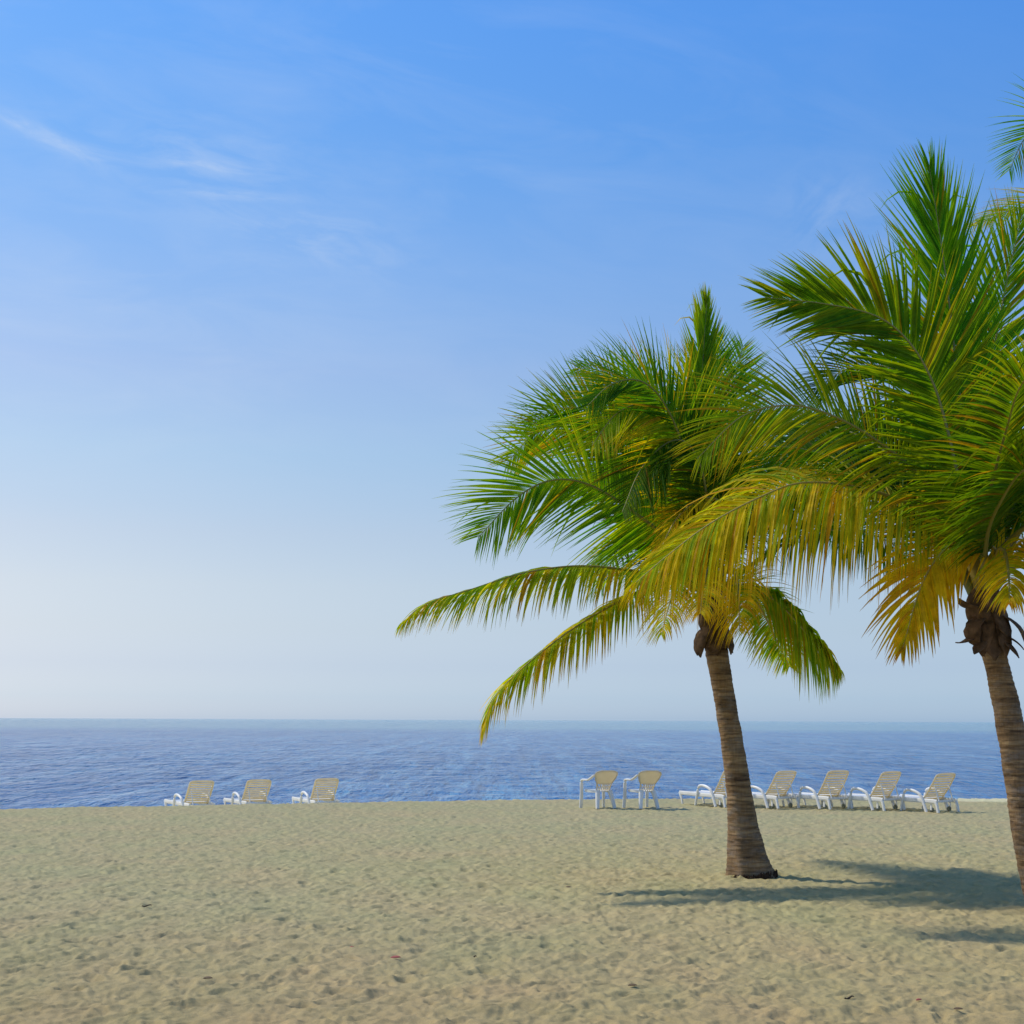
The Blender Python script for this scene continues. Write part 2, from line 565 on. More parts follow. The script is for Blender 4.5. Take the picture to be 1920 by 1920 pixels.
def build_beach():
    # rows: even steps as seen from standing height, then the shore slope, then the sea bed
    v = np.linspace(575, 132, 620)
    ys = CAMZ * F / v                                     # 9.2 m .. 40 m
    ys = np.concatenate([[-60, -30, -12, -4, 0, 3, 5, 6.5, 7.6, 8.4], ys, [41, 42, 43.5, 46, 50, 60, 90]])
    nc = 900
    u = np.linspace(-1, 1, nc)
    half = 0.425 * np.maximum(ys, 8.0) + 0.3
    X = u[None, :] * half[:, None]
    ext = np.array([1.06, 1.2, 1.5, 2.2, 4.0, 9.0, 20.0, 40.0])
    XL = -(half[:, None] * ext[None, ::-1]); XR = half[:, None] * ext[None, :]
    X = np.hstack([XL, X, XR])
    Y = np.repeat(ys[:, None], X.shape[1], 1)
    Z = ground(X, Y)
    fade = np.clip((Y - 6) / 3, 0, 1) * np.clip((42 - Y) / 3, 0, 1)
    amp = np.clip(1.05 - (Y - 12) * 0.006, 0.7, 1.05)
    Z = Z + sand_relief(X, Y) * fade * amp
    # a low heap of sand against the foot of each palm
    for hx, hy in ((3.05, 17.9), (5.66, 14.6)):
        Z = Z + 0.045 * np.exp(-(((X - hx) / .55) ** 2 + ((Y - hy) / .6) ** 2))
    nr, ncol = X.shape
    V = np.stack([X, Y, Z], -1).reshape(-1, 3)
    i, j = np.meshgrid(np.arange(nr - 1), np.arange(ncol - 1), indexing='ij')
    Fc = np.stack([i * ncol + j, i * ncol + j + 1, (i + 1) * ncol + j + 1, (i + 1) * ncol + j], -1).reshape(-1, 4)
    # dry, wind-sorted pale sand lies along the crest; greyer sand inland of it, browner nearer the road
    d = Y - crest_y(X)
    pale = np.clip((d + 0.35 + 2.3 * np.clip((X - 9.8) / 1.0, 0, 1) + 0.3 * pnoise(X * 0.7, Y * 0.7)) / 0.5, 0, 1)
    mott = pnoise(X * 1.1 + 3, Y * 0.45 + 8) + 0.6 * pnoise(X * 2.9, Y * 1.3 + 2)
    grey = np.clip((Y - 15) / 12, 0, 1) * (1 - pale) * (0.75 + 0.5 * pnoise(X * 0.16, Y * 0.16))
    brown = np.clip((15 - Y) / 6, 0, 1)
    C = np.ones((nr, ncol, 3))
    C = C * (1 + mott[..., None] * np.array([0.055, -0.005, 0.03]))
    C = C * (1 + grey[..., None] * np.array([-0.03, 0.0, 0.015]))
    C = C * (1 + brown[..., None] * np.array([-0.055, -0.155, -0.22]))
    C = C * (1 + pale[..., None] * np.array([0.55, 0.62, 0.85]))
    return tag(mesh_obj('beach_sand', V, Fc, M_sand, colors=C.reshape(-1, 3)), kind='structure')


build_beach()

# ------------------------------------------------------------------ the sea
SEA = -1.25


def build_sea():
    h = CAMZ - SEA
    v = np.linspace(225, 2.0, 430)
    ys = h * F / v
    ys = np.concatenate([[36.0], ys, [6000, 9000, 15000, 25000, 45000]])
    nc = 420
    u = np.linspace(-1, 1, nc)
    half = 0.43 * ys + 2
    X = np.hstack([-(half[:, None] * np.array([[6.0, 2.5, 1.4]])), u[None, :] * half[:, None], half[:, None] * np.array([[1.4, 2.5, 6.0]])])
    Y = np.repeat(ys[:, None], X.shape[1], 1)
    Z = np.full_like(X, SEA)
    near = np.clip(1 - (Y - 250) / 500, 0, 1)
    Z += near * (0.10 * pnoise(X * 0.09, Y * 0.22 + 4) + 0.07 * pnoise(X * 0.22 + 9, Y * 0.5) + 0.035 * pnoise(X * 0.5, Y * 1.1 + 7))
    nr, ncol = X.shape
    V = np.stack([X, Y, Z], -1).reshape(-1, 3)
    i, j = np.meshgrid(np.arange(nr - 1), np.arange(ncol - 1), indexing='ij')
    Fc = np.stack([i * ncol + j, i * ncol + j + 1, (i + 1) * ncol + j + 1, (i + 1) * ncol + j], -1).reshape(-1, 4)
    return tag(mesh_obj('sea_water', V, Fc, M_water), kind='structure')


build_sea()

# ------------------------------------------------------------------ palms
GREEN = np.array([0.092, 0.300, 0.010])
LIGHT = np.array([0.285, 0.445, 0.008])
YELLOW = np.array([0.660, 0.505, 0.008])
BROWN = np.array([0.540, 0.290, 0.014])


def lerp(a, b, t):
    return a + (b - a) * t


def build_frond(parent, org, P, psi, lmax, age, n=140, droop=0.5, ang=(68, 24), t0=0.13, wind=(-0.10, 0.0, 0.0),
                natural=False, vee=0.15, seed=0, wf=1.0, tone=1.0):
    """one palm leaf: a midrib along P with two rows of leaflets; psi turns the blade (0 edge-on, 90 square-on)"""
    r = np.random.default_rng(seed)
    C = spline(P, 80)
    L = np.linalg.norm(np.diff(C, axis=0), axis=1).sum()
    T = unit(np.gradient(C, axis=0))
    tt = np.linspace(0, 1, 80)
    dep = np.array([0, 1.0, 0])
    if natural:
        out = C[-1] - C[0]; out[2] = 0
        S = np.broadcast_to(unit(np.cross(out, [0, 0, 1.0])), (80, 3)).copy()
        S = unit(S - T * (S * T).sum(1, keepdims=True))
        Nn = np.cross(S, T)
        a = np.radians(lerp(psi[0], psi[1], tt))[:, None]
        S = S * np.cos(a) + Nn * np.sin(a)
    else:
        Sd = unit(dep - T * T[:, 1:2])
        Sv = unit(np.cross(Sd, T))
        a = np.radians(lerp(psi[0], psi[1], tt))[:, None]
        S = unit(Sd * np.cos(a) + Sv * np.sin(a))
    Nrm = np.cross(S, T)
    if Nrm[:, 2].mean() < 0:
        Nrm = -Nrm
    # leaflets
    ti = np.linspace(t0, 0.995, n)
    side = np.repeat([1.0, -1.0], n)
    ti = np.concatenate([ti, ti + 0.35 / n]) + r.normal(0, 0.10 / n, 2 * n)
    ti = np.clip(ti, 0, 1)
    g = lambda A: np.stack([np.interp(ti, tt, A[:, k]) for k in range(3)], 1)
    p0, Ti, Si, Ni = g(C), unit(g(T)), unit(g(S)), unit(g(Nrm))
    s = (ti - t0) / (1 - t0)
    prof = np.interp(s, [0, .06, .2, .42, .7, .9, 1], [.40, .62, .92, 1, .86, .52, .24])
    clump = pnoise(ti * 16 + seed * 3.1, side * 5.3 + seed) * 1.0
    ln = lmax * prof * (1 + r.normal(0, 0.07, 2 * n) + 0.12 * clump)
    an = np.radians(lerp(ang[0] + 8, ang[1] + 6, s ** 1.1) + r.normal(0, 2.2, 2 * n) + clump * 7)
    vv = vee * (1 - 0.5 * s) + r.normal(0, 0.06, 2 * n) + 0.2 * pnoise(ti * 11 + 7 * seed, side * 2.1)
    D = unit(Ti * np.cos(an)[:, None] + Si * (side * np.sin(an))[:, None] + Ni * vv[:, None])
    bent = r.random(2 * n)
    ln = np.where(bent < 0.03, ln * r.uniform(.2, .6, 2 * n), ln)      # snapped short
    m = 6
    wid0 = 0.0270 * wf * np.clip(ln / 0.9, 0.55, 1.1) * (1 + r.normal(0, 0.12, 2 * n))
    wp = np.array([.45, .95, 1.0, .82, .55, .28, .03])
    dr = droop * (1 + r.normal(0, 0.22, 2 * n) + 0.3 * clump)
    dr = np.where(bent > 0.95, dr + r.uniform(.8, 2.2, 2 * n), dr)       # broken and hanging
    pts = [p0]; dirs = []
    for k in range(m):
        f = (k + 0.5) / m
        d = unit(D + np.array([0, 0, -1.0]) * (dr * f ** 1.3)[:, None] + np.array(wind) * f)
        dirs.append(d)
        pts.append(pts[-1] + d * (ln / m)[:, None])
    dirs.append(dirs[-1])
    verts = []; cols = []
    tw = r.normal(0, 0.30, 2 * n)
    br = np.clip(age + r.normal(0, 0.16, 2 * n) + 0.25 * clump, 0, 1.3)
    dead = r.random(2 * n) < 0.05 + 0.13 * max(0, age - 0.3)
    for k in range(m + 1):
        d = dirs[k]
        B = unit(np.cross(d, Ni) + Ni * tw[:, None])
        Nl = unit(np.cross(B, d))
        w = (wid0 * wp[k])[:, None] * 0.5
        verts += [pts[k] - B * w + Nl * w * 0.35, pts[k] - Nl * w * 0.25, pts[k] + B * w + Nl * w * 0.35]
        f = k / m
        a_ = np.clip(br + 0.35 * age * f, 0, 1.4)[:, None]
        c = np.where(a_ < 0.5, lerp(GREEN, LIGHT, a_ * 2), lerp(LIGHT, YELLOW, np.clip(a_ * 2 - 1, 0, 1)))
        tip = np.clip((f - (1.0 - 0.40 * age)) / 0.25, 0, 1) * np.clip(age * 1.4 + 0.12, 0, 1)
        c = lerp(c, BROWN, tip * 0.8)
        c = np.where(dead[:, None], lerp(c, BROWN, 0.75), c)
        c = c * tone  # fronds within the crown darkened: crown shade put into the leaf colour
        cols += [c, c * 0.95, c]
    nl = 2 * n
    V = np.stack(verts, 1)                       # leaflet, (m+1)*3, 3
    Cc = np.stack(cols, 1)
    q = []
    for k in range(m):
        for e in (0, 1):
            q.append((k * 3 + e, k * 3 + e + 1, (k + 1) * 3 + e + 1, (k + 1) * 3 + e))
    q = np.array(q)
    Fc = (np.arange(nl) * (m + 1) * 3)[:, None, None] + q[None]
    rad = np.interp(tt, [0, .06, .15, .5, 1], [.078, .052, .028, .015, .004])
    vt, ft = tube(C, rad, 7)
    stem = lerp(np.array([0.22, 0.24, 0.05]), np.array([0.52, 0.36, 0.06]), min(1, age))
    cs = np.repeat(lerp(stem * 0.8, stem, tt[:, None]), 7, 0)
    fr = mesh_obj('frond', vt - org, ft, M_stem, parent, colors=cs)
    tag(mesh_obj('leaflets', V.reshape(-1, 3) - org, Fc.reshape(-1, 4), M_leaf, fr, smooth=False, colors=Cc.reshape(-1, 3)), kind='stuff')
    return fr


def frond_from_view(parent, org, top, y0, pts, L, sgn, psi, **kw):
    """control points given along lines of sight at the palm's own distance; the leaf's real length L sets
    how far it reaches towards (sgn -1) or away from (sgn +1) the viewer"""
    flat = np.vstack([top] + [W(px, py, y0) for px, py in pts])
    seg = np.linalg.norm(np.diff(flat, axis=0), axis=1)
    s = np.concatenate([[0], np.cumsum(seg)])
    K = math.sqrt(max(L * L - s[-1] ** 2, 0.15))
    P = [top]
    for i, (px, py) in enumerate(pts):
        f = s[i + 1] / s[-1]
        P.append(W(px, py, y0 + sgn * K * f ** 1.1))
    return build_frond(parent, org, np.array(P), psi, **kw)


def grown_frond(parent, org, top, azd, el0, L, bend, **kw):
    a = R(azd); h = np.array([math.sin(a), math.cos(a), 0])
    P = [top]; e = R(el0)
    for k in range(7):
        P.append(P[-1] + (h * math.cos(e) + np.array([0, 0, math.sin(e)])) * L / 7)
        e -= R(bend) / 7 * (0.5 + k / 5)
    return build_frond(parent, org, np.array(P), kw.pop('psi', (10, 25)), natural=True, **kw)


def build_trunk(parent, org, path, widths, y0, flare=1.0):
    """path, widths in photo pixels at the palm's distance"""
    P = np.array([W(px, py, y0) for px, py in path])
    n = 260
    C = spline(P, n)
    s = np.linspace(0, 1, n)
    sp = np.concatenate([[0], np.cumsum(np.linalg.norm(np.diff(P, axis=0), axis=1))]); sp /= sp[-1]
    r = np.interp(s, sp, np.array(widths) * 0.5 * y0 / F)
    Lm = np.linalg.norm(np.diff(C, axis=0), axis=1).sum()
    k = 40
    a = np.linspace(0, 2 * np.pi, k, endpoint=False)
    A, Sg = np.meshgrid(a, s)
    hgt = Sg * Lm
    # leaf scars: slanting rings with an uneven lip
    hw_ = hgt + 0.10 * pnoise(hgt * 2.3 + 3, hgt * 0 + 1.5) + 0.05 * pnoise(hgt * 7 + 3, hgt * 0 + 4.5)
    ph = hw_ / 0.062 + 0.22 * np.cos(A + hgt * 2.0) + 0.7 * pnoise(np.cos(A) * 1.2 + 5, hgt * 3.1 + np.sin(A))
    saw = ph - np.floor(ph)
    ring = (0.020 * (0.5 - saw) + 0.010 * np.where(saw < 0.14, -1, 0)) * np.clip(0.75 + 1.3 * pnoise(A * 2 / np.pi + 1, hgt * 4.2), 0.05, 1.6)
    rough = 0.012 * pnoise(A * 3 / np.pi + 7, hgt * 5) + 0.006 * pnoise(A * 9 / np.pi, hgt * 21)
    # fluted root flare low down
    fl = np.exp(-hgt / 0.30) * 0.035 * flare * np.cos(A * 5 + 1.0 + 2 * np.sin(A))
    RR = r[:, None] * (1 + 0 * A) + ring * r[:, None] * 3.0 + rough + fl
    T = unit(np.gradient(C, axis=0))
    S = unit(np.cross(T, [0, 1, 0.0])); U = np.cross(S, T)
    V = C[:, None, :] + RR[..., None] * (np.cos(A)[..., None] * S[:, None, :] + np.sin(A)[..., None] * U[:, None, :])
    i, j = np.meshgrid(np.arange(n - 1), np.arange(k), indexing='ij')
    Fc = np.stack([i * k + j, (i + 1) * k + j, (i + 1) * k + (j + 1) % k, i * k + (j + 1) % k], -1).reshape(-1, 4)
    t = mesh_obj('trunk', V.reshape(-1, 3) - org, Fc, M_bark, parent)
    # ragged skirt of rootlets where the flare meets the sand
    parts = []
    rr = np.random.default_rng(int(path[0][0]))
    for q in range(260):
        an = rr.uniform(0, 2 * np.pi)
        base = C[0] + np.array([math.cos(an), math.sin(an), 0]) * r[0] * rr.uniform(0.97, 1.05)
        base[2] = org[2] + rr.uniform(0.03, 0.11) * (0.75 + 0.4 * math.cos(an + 0.5))
        end = base + np.array([math.cos(an), math.sin(an), 0]) * rr.uniform(-0.01, 0.03); end[2] = org[2] - 0.06
        parts.append(tube(np.linspace(base, end, 3), np.array([.009, .008, .005]) * rr.uniform(.5, 1.4), 5))
    v, f = join(parts)
    tag(mesh_obj('root_skirt', v - org, f, M_root, parent), kind='stuff')
    return t, C


def build_husks(parent, org, top, rad, specs, seed):
    """dead leaf sheaths clasping the top of the trunk, some peeling and hanging"""
    rr = np.random.default_rng(seed)
    for (an, z0, ln, out, curl, wd) in specs:
        h = np.array([math.sin(an), math.cos(an), 0])
        s = np.linspace(0, 1, 10)
        p = []
        q = top + h * rad * 0.85 + np.array([0, 0, z0])
        e = R(out)
        for k in range(10):
            p.append(q.copy())
            q = q + (h * math.cos(e) + np.array([0, 0, math.sin(e)])) * ln / 9
            e += R(curl) / 9
        w = wd * np.interp(s, [0, .3, .7, 1], [.9, 1, .75, .08]) * (1 + rr.normal(0, .06, 10))
        T = np.cross(h, [0, 0, 1.0])
        v, f = sweep(np.array(p), w, 0.022 * np.interp(s, [0, 1], [1, .5]), up=unit(np.cross(np.gradient(np.array(p), axis=0), T)) * -1.0, rnd=.6)
        mesh_obj('leaf_sheath', v - org, f, M_husk, parent)


def build_head(parent, org, path, widths, y0, seed):
    """the fibre-wrapped head of the trunk, from which the leaf stalks rise"""
    P = np.array([W(px, py, y0) for px, py in path]); n = 46; k = 44
    C = spline(P, n); s = np.linspace(0, 1, n)
    r = np.interp(s, np.linspace(0, 1, len(widths)), np.array(widths) * .5 * y0 / F)
    a = np.linspace(0, 2 * np.pi, k, endpoint=False); A, Sg = np.meshgrid(a, s)
    lobes = 0.10 * np.cos(A * 5 + Sg * 5 + seed) + 0.16 * pnoise(A * 3.5 / np.pi + seed * 3, Sg * 6) + 0.10 * pnoise(A * 11 / np.pi, Sg * 3 + 5)
    RR = r[:, None] * (1 + lobes * np.sin(np.clip(Sg * 1.15 + .05, 0, 1) * np.pi))
    T = unit(np.gradient(C, axis=0)); S = unit(np.cross(T, [0, 1, 0.0])); U = np.cross(S, T)
    V = C[:, None, :] + RR[..., None] * (np.cos(A)[..., None] * S[:, None, :] + np.sin(A)[..., None] * U[:, None, :])
    rag = np.clip(1 - Sg / .35, 0, 1) * (0.10 * pnoise(A * 4 / np.pi + seed, A * 0 + 2.5) + 0.07 * pnoise(A * 13 / np.pi + seed, A * 0 + 7.5)) * 1.6
    V = V - T[:, None, :] * rag[..., None]
    i, j = np.meshgrid(np.arange(n - 1), np.arange(k), indexing='ij')
    Fc = np.stack([i * k + j, (i + 1) * k + j, (i + 1) * k + (j + 1) % k, i * k + (j + 1) % k], -1).reshape(-1, 4)
    mesh_obj('fibre_head', V.reshape(-1, 3) - org, Fc, M_husk, parent)


def palm(name, label, base_px, y0, path, widths, top_px, fronds, grown, husks, head, flare=1.0, seed=1, size=1.0, group='coconut palms on the sand'):
    org = W(base_px[0], base_px[1], y0)
    org[2] = float(ground(org[0], org[1]))
    e = empty(name, org)
    tag(e, label, 'palm tree', group)
    path = list(path)
    build_trunk(e, org, path, widths, y0, flare)
    top = W(top_px[0], top_px[1], y0)
    k = 0
    rr = np.random.default_rng(seed)
    for (pts, L, sgn, psi, kw) in fronds:
        k += 1
        t = top + np.array([rr.uniform(-.06, .06), -0.06 if sgn < 0 else 0.06, rr.uniform(-.05, .12)])
        kw = dict(kw); kw['lmax'] *= size; L = L * size
        frond_from_view(e, org, t, y0, pts, L, sgn, psi, seed=seed * 50 + k, **kw)
    for (azd, el0, L, bend, kw) in grown:
        k += 1
        t = top + np.array([0.07 * math.sin(R(azd)), 0.07 * math.cos(R(azd)), rr.uniform(-.1, .1)])
        grown_frond(e, org, t, azd, el0, L, bend, seed=seed * 50 + k, **kw)
    build_head(e, org, head[0], head[1], y0, seed)
    build_husks(e, org, W(*head[2], y0), head[3] * .5 * y0 / F, husks, seed)
    return e


def K(lmax=1.05, age=0.3, **k):
    return dict(lmax=lmax, age=age, **k)


Y1, Y2, Y3 = 17.9, 14.6, 18.6

fr1 = [
    # lower left pair, blades nearly edge-on, leaflets hanging
    ([(1260, 1085), (1180, 1118), (1080, 1175), (985, 1248), (925, 1312), (906, 1372)], 3.9, -1, (25, 12), K(.84, .62, droop=1.9, ang=(62, 18), vee=-.1, wf=1.5, n=150)),
    ([(1260, 1085), (1180, 1070), (1080, 1062), (980, 1075), (880, 1106), (800, 1132), (752, 1168)], 4.4, -1, (20, 14), K(.88, .50, droop=1.9, ang=(56, 16), vee=-.1, wf=1.5, n=150)),
    # broad left fronds
    ([(1270, 1030), (1180, 955), (1100, 908), (1030, 901), (965, 935), (895, 1008)], 3.9, -1, (66, 80), K(1.22, .26, droop=.30, ang=(66, 24))),
    ([(1290, 1020), (1215, 900), (1140, 825), (1065, 800), (1000, 815), (948, 868)], 4.0, 1, (68, 78), K(1.12, .46, droop=.22, ang=(62, 26))),
    ([(1292, 1020), (1225, 880), (1155, 800), (1095, 768), (1040, 768), (985, 800)], 3.9, 1, (74, 76), K(1.12, .26, droop=.06, ang=(60, 26))),
    # upper left
    ([(1300, 1010), (1260, 870), (1208, 765), (1150, 710), (1110, 692), (1080, 690)], 4.0, 1, (76, 84), K(1.00, .14, droop=.04, ang=(56, 20))),
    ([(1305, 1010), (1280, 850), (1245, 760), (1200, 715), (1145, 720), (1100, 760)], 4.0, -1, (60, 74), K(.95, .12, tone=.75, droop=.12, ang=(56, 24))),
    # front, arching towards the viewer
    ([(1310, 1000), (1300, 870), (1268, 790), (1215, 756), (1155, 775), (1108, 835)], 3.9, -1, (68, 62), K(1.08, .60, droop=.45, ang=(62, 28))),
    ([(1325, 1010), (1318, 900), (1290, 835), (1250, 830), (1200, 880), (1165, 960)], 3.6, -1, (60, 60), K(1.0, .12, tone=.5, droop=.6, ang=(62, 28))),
    # upright
    ([(1318, 980), (1308, 810), (1314, 690), (1322, 562)], 4.0, 1, (88, 60), K(1.05, .42, droop=.02, ang=(26, 4), vee=.05, wf=1.4)),
    ([(1325, 980), (1328, 840), (1334, 730), (1342, 628)], 3.9, 1, (84, 88), K(1.15, .12, droop=.03, ang=(54, 14), vee=.05)),
    ([(1332, 980), (1350, 840), (1370, 740), (1390, 648)], 3.9, 1, (84, 85), K(1.15, .10, droop=.04, ang=(54, 20), vee=.05)),
    ([(1345, 1020), (1395, 920), (1455, 865), (1520, 860), (1575, 900)], 3.9, 1, (65, 70), K(1.05, .18, droop=.5, ang=(60, 24))),
    # small yellow arch in front of the dark heart
    ([(1345, 1000), (1350, 945), (1312, 935), (1268, 972), (1238, 1030), (1222, 1075)], 2.9, -1, (40, 30), K(.66, .85, droop=1.2, ang=(60, 26), n=72, wf=1.3)),
    # lower right
    ([(1375, 1102), (1420, 1105), (1465, 1135), (1515, 1190), (1572, 1256)], 2.9, -1, (14, 22), K(.86, .46, droop=1.9, ang=(60, 16), vee=-.1, wf=1.8, n=150)),
    ([(1350, 1110), (1390, 1100), (1425, 1140), (1455, 1200), (1480, 1250)], 2.6, 1, (40, 60), K(.74, .50, droop=.8, ang=(58, 22), wf=1.2)),
    # hanging in front of the trunk top
    ([(1330, 1080), (1310, 1050), (1280, 1070), (1255, 1130), (1240, 1190)], 2.4, -1, (45, 40), K(.66, .66, droop=1.4, ang=(60, 26), n=72, wf=1.2)),
    ([(1345, 1085), (1362, 1062), (1380, 1085), (1385, 1130), (1386, 1182)], 2.2, -1, (50, 40), K(.66, .75, droop=1.5, ang=(60, 26), n=72, wf=1.2)),
    ([(1330, 1085), (1335, 1060), (1325, 1070), (1318, 1100), (1312, 1150)], 2.2, -1, (60, 60), K(.66, .80, droop=1.5, ang=(60, 26), n=72, wf=1.2)),
]
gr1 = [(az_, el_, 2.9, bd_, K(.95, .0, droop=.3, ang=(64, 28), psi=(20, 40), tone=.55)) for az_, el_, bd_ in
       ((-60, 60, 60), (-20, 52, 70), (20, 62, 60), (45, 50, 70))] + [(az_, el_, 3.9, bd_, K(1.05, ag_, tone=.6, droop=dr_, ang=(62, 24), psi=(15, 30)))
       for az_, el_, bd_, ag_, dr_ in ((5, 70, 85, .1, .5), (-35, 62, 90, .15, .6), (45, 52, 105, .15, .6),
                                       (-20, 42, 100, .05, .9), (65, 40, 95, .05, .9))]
hk1 = [(R(-128), -.02, .40, -42, -75, .24), (R(-112), -.10, .30, -30, -90, .18), (R(128), -.03, .34, -50, -50, .24), (R(100), -.08, .26, -55, -30, .18),
       (R(180), .02, .36, -78, -10, .24), (R(150), .10, .36, -70, -15, .20), (R(-150), .08, .36, -66, -18, .20), (R(0), 0, .36, -75, -10, .2)]
palm('coconut_palm', 'leaning coconut palm with trunk base in view, in front of the right-hand loungers',
     (1408, 1646), Y1,
     [(1409, 1652), (1402, 1610), (1395, 1560), (1387, 1490), (1374, 1400), (1357, 1300), (1344, 1225), (1334, 1150), (1330, 1110)],
     [94, 76, 60, 47, 42, 39, 42, 44, 38], (1331, 1122), fr1, gr1, hk1,
     ([(1343, 1218), (1339, 1192), (1335, 1162), (1331, 1130), (1329, 1100)], [43, 48, 52, 48, 30], (1338, 1178), 50), seed=1)

fr2 = [
    # the long yellowing frond that reaches across the other palm
    ([(1790, 1005), (1700, 945), (1600, 913), (1500, 906), (1420, 934), (1330, 982), (1250, 1042), (1192, 1092)], 4.4, -1, (36, 34), K(1.62, .69, droop=3.0, ang=(78, 30), n=190, wf=1.05)),
    # wide left fronds
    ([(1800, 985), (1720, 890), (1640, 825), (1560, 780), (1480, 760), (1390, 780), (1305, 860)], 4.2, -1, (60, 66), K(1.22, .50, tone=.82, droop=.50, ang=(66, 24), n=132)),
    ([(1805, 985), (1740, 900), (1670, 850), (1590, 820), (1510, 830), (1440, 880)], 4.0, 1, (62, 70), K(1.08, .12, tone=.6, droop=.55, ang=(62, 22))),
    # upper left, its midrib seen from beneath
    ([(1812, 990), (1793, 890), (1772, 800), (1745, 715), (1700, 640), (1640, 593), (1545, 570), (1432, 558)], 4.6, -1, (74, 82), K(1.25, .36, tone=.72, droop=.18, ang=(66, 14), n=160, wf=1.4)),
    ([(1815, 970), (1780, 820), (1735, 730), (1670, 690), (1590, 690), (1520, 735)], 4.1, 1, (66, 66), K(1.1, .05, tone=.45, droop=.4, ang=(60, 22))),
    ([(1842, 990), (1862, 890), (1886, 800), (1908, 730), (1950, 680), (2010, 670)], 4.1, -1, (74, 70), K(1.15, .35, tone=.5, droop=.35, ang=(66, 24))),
    # upright
    ([(1825, 950), (1795, 730), (1770, 520), (1738, 312)], 4.4, 1, (88, 80), K(1.42, .16, droop=.02, ang=(46, 4), n=132, vee=.05, wf=1.2)),
    ([(1828, 950), (1812, 780), (1800, 650), (1790, 540)], 4.0, 1, (85, 85), K(1.35, .10, droop=.03, ang=(52, 14), vee=.05)),
    ([(1835, 950), (1845, 770), (1872, 590), (1912, 400)], 4.3, 1, (84, 84), K(1.30, .30, droop=.03, ang=(52, 10), n=132, vee=.05)),
    ([(1845, 990), (1900, 900), (1990, 850), (2090, 870), (2170, 950)], 4.0, 1, (55, 60), K(1.05, .25, droop=.6, ang=(60, 24))),
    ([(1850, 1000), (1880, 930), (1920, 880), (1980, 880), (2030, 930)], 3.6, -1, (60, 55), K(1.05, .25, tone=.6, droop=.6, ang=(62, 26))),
    ([(1860, 1050), (1920, 990), (2010, 960), (2100, 1020), (2160, 1120)], 3.8, -1, (40, 40), K(.95, .45, droop=1.2, ang=(60, 22), t0=.3)),
    ([(1875, 1075), (1915, 1036), (1970, 1050), (2010, 1120), (2030, 1200)], 2.8, -1, (40, 40), K(.80, .7, droop=1.5, ang=(60, 22))),
    # short yellow fronds drooping in front of the trunk
    ([(1862, 1068), (1872, 1030), (1884, 1040), (1890, 1080), (1892, 1130)], 2.0, -1, (62, 50), K(.56, .8, droop=1.4, ang=(60, 12), n=50, wf=1.9, t0=.2)),
    ([(1886, 1070), (1868, 1035), (1825, 1007), (1775, 1025), (1728, 1095), (1692, 1215)], 2.7, -1, (62, 50), K(.92, .95, droop=1.0, ang=(58, 8), n=60, wf=2.1, t0=.12)),
]
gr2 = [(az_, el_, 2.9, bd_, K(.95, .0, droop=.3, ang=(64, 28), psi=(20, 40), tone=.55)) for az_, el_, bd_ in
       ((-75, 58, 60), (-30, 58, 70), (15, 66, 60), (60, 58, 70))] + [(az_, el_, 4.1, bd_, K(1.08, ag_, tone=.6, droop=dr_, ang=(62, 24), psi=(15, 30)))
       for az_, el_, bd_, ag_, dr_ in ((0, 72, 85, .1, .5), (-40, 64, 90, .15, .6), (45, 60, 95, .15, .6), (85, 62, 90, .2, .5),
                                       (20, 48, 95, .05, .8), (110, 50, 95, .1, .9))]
hk2 = [(R(-125), .04, .40, -25, -150, .22), (R(-112), -.10, .30, -50, 60, .18), (R(122), .06, .48, -28, -75, .26), (R(110), -.14, .24, -20, -40, .14),
       (R(180), .00, .40, -84, -4, .26), (R(145), .05, .42, -78, -10, .24), (R(-145), .06, .42, -80, -8, .24), (R(10), 0, .36, -75, -10, .24),
       (R(-118), .16, .30, -10, 60, .18), (R(135), -.18, .26, -40, -20, .14), (R(-140), -.14, .30, -60, 40, .14), (R(165), .14, .34, -70, 20, .16)]
palm('coconut_palm', 'coconut palm at the right edge with short yellow frond drooping before its trunk',
     (1982, 1716), Y2,
     [(1985, 1724), (1964, 1682), (1947, 1640), (1930, 1575), (1918, 1500), (1910, 1450), (1891, 1343), (1870, 1252), (1860, 1205), (1850, 1150), (1842, 1105)],
     [104, 82, 66, 57, 55, 54, 50, 43, 46, 50, 44], (1843, 1105), fr2, gr2, hk2,
     ([(1863, 1210), (1857, 1183), (1850, 1152), (1845, 1122), (1841, 1090)], [46, 62, 70, 64, 36], (1853, 1168), 68), seed=2, size=.93)

fr3 = [
    ([(2220, 520), (2120, 330), (2030, 235), (1965, 215), (1915, 262), (1888, 320)], 4.2, -1, (62, 78), K(1.0, .15, droop=.25, ang=(70, 26))),
    ([(2210, 560), (2100, 440), (2000, 385), (1900, 392), (1822, 424)], 4.3, -1, (40, 45), K(.8, .62, droop=.7, ang=(60, 18))),
    ([(2230, 520), (2200, 330), (2160, 180), (2110, 40)], 4.1, 1, (85, 70), K(1.05, .15, droop=.05, ang=(42, 10))),
    ([(2250, 520), (2270, 330), (2310, 180), (2390, 80)], 4.1, 1, (85, 70), K(1.05, .15, droop=.05, ang=(42, 14))),
]
gr3 = [(az_, el_, 4.0, bd_, K(1.05, ag_, droop=dr_, ang=(62, 24), psi=(15, 30)))
       for az_, el_, bd_, ag_, dr_ in ((0, 60, 90, .15, .6), (50, 55, 90, .2, .6), (100, 62, 85, .2, .6), (140, 50, 95, .3, .8),
                                       (-150, 72, 70, .2, .5), (180, 58, 90, .3, .7), (75, 35, 95, .45, 1.), (25, 35, 95, .4, 1.))]
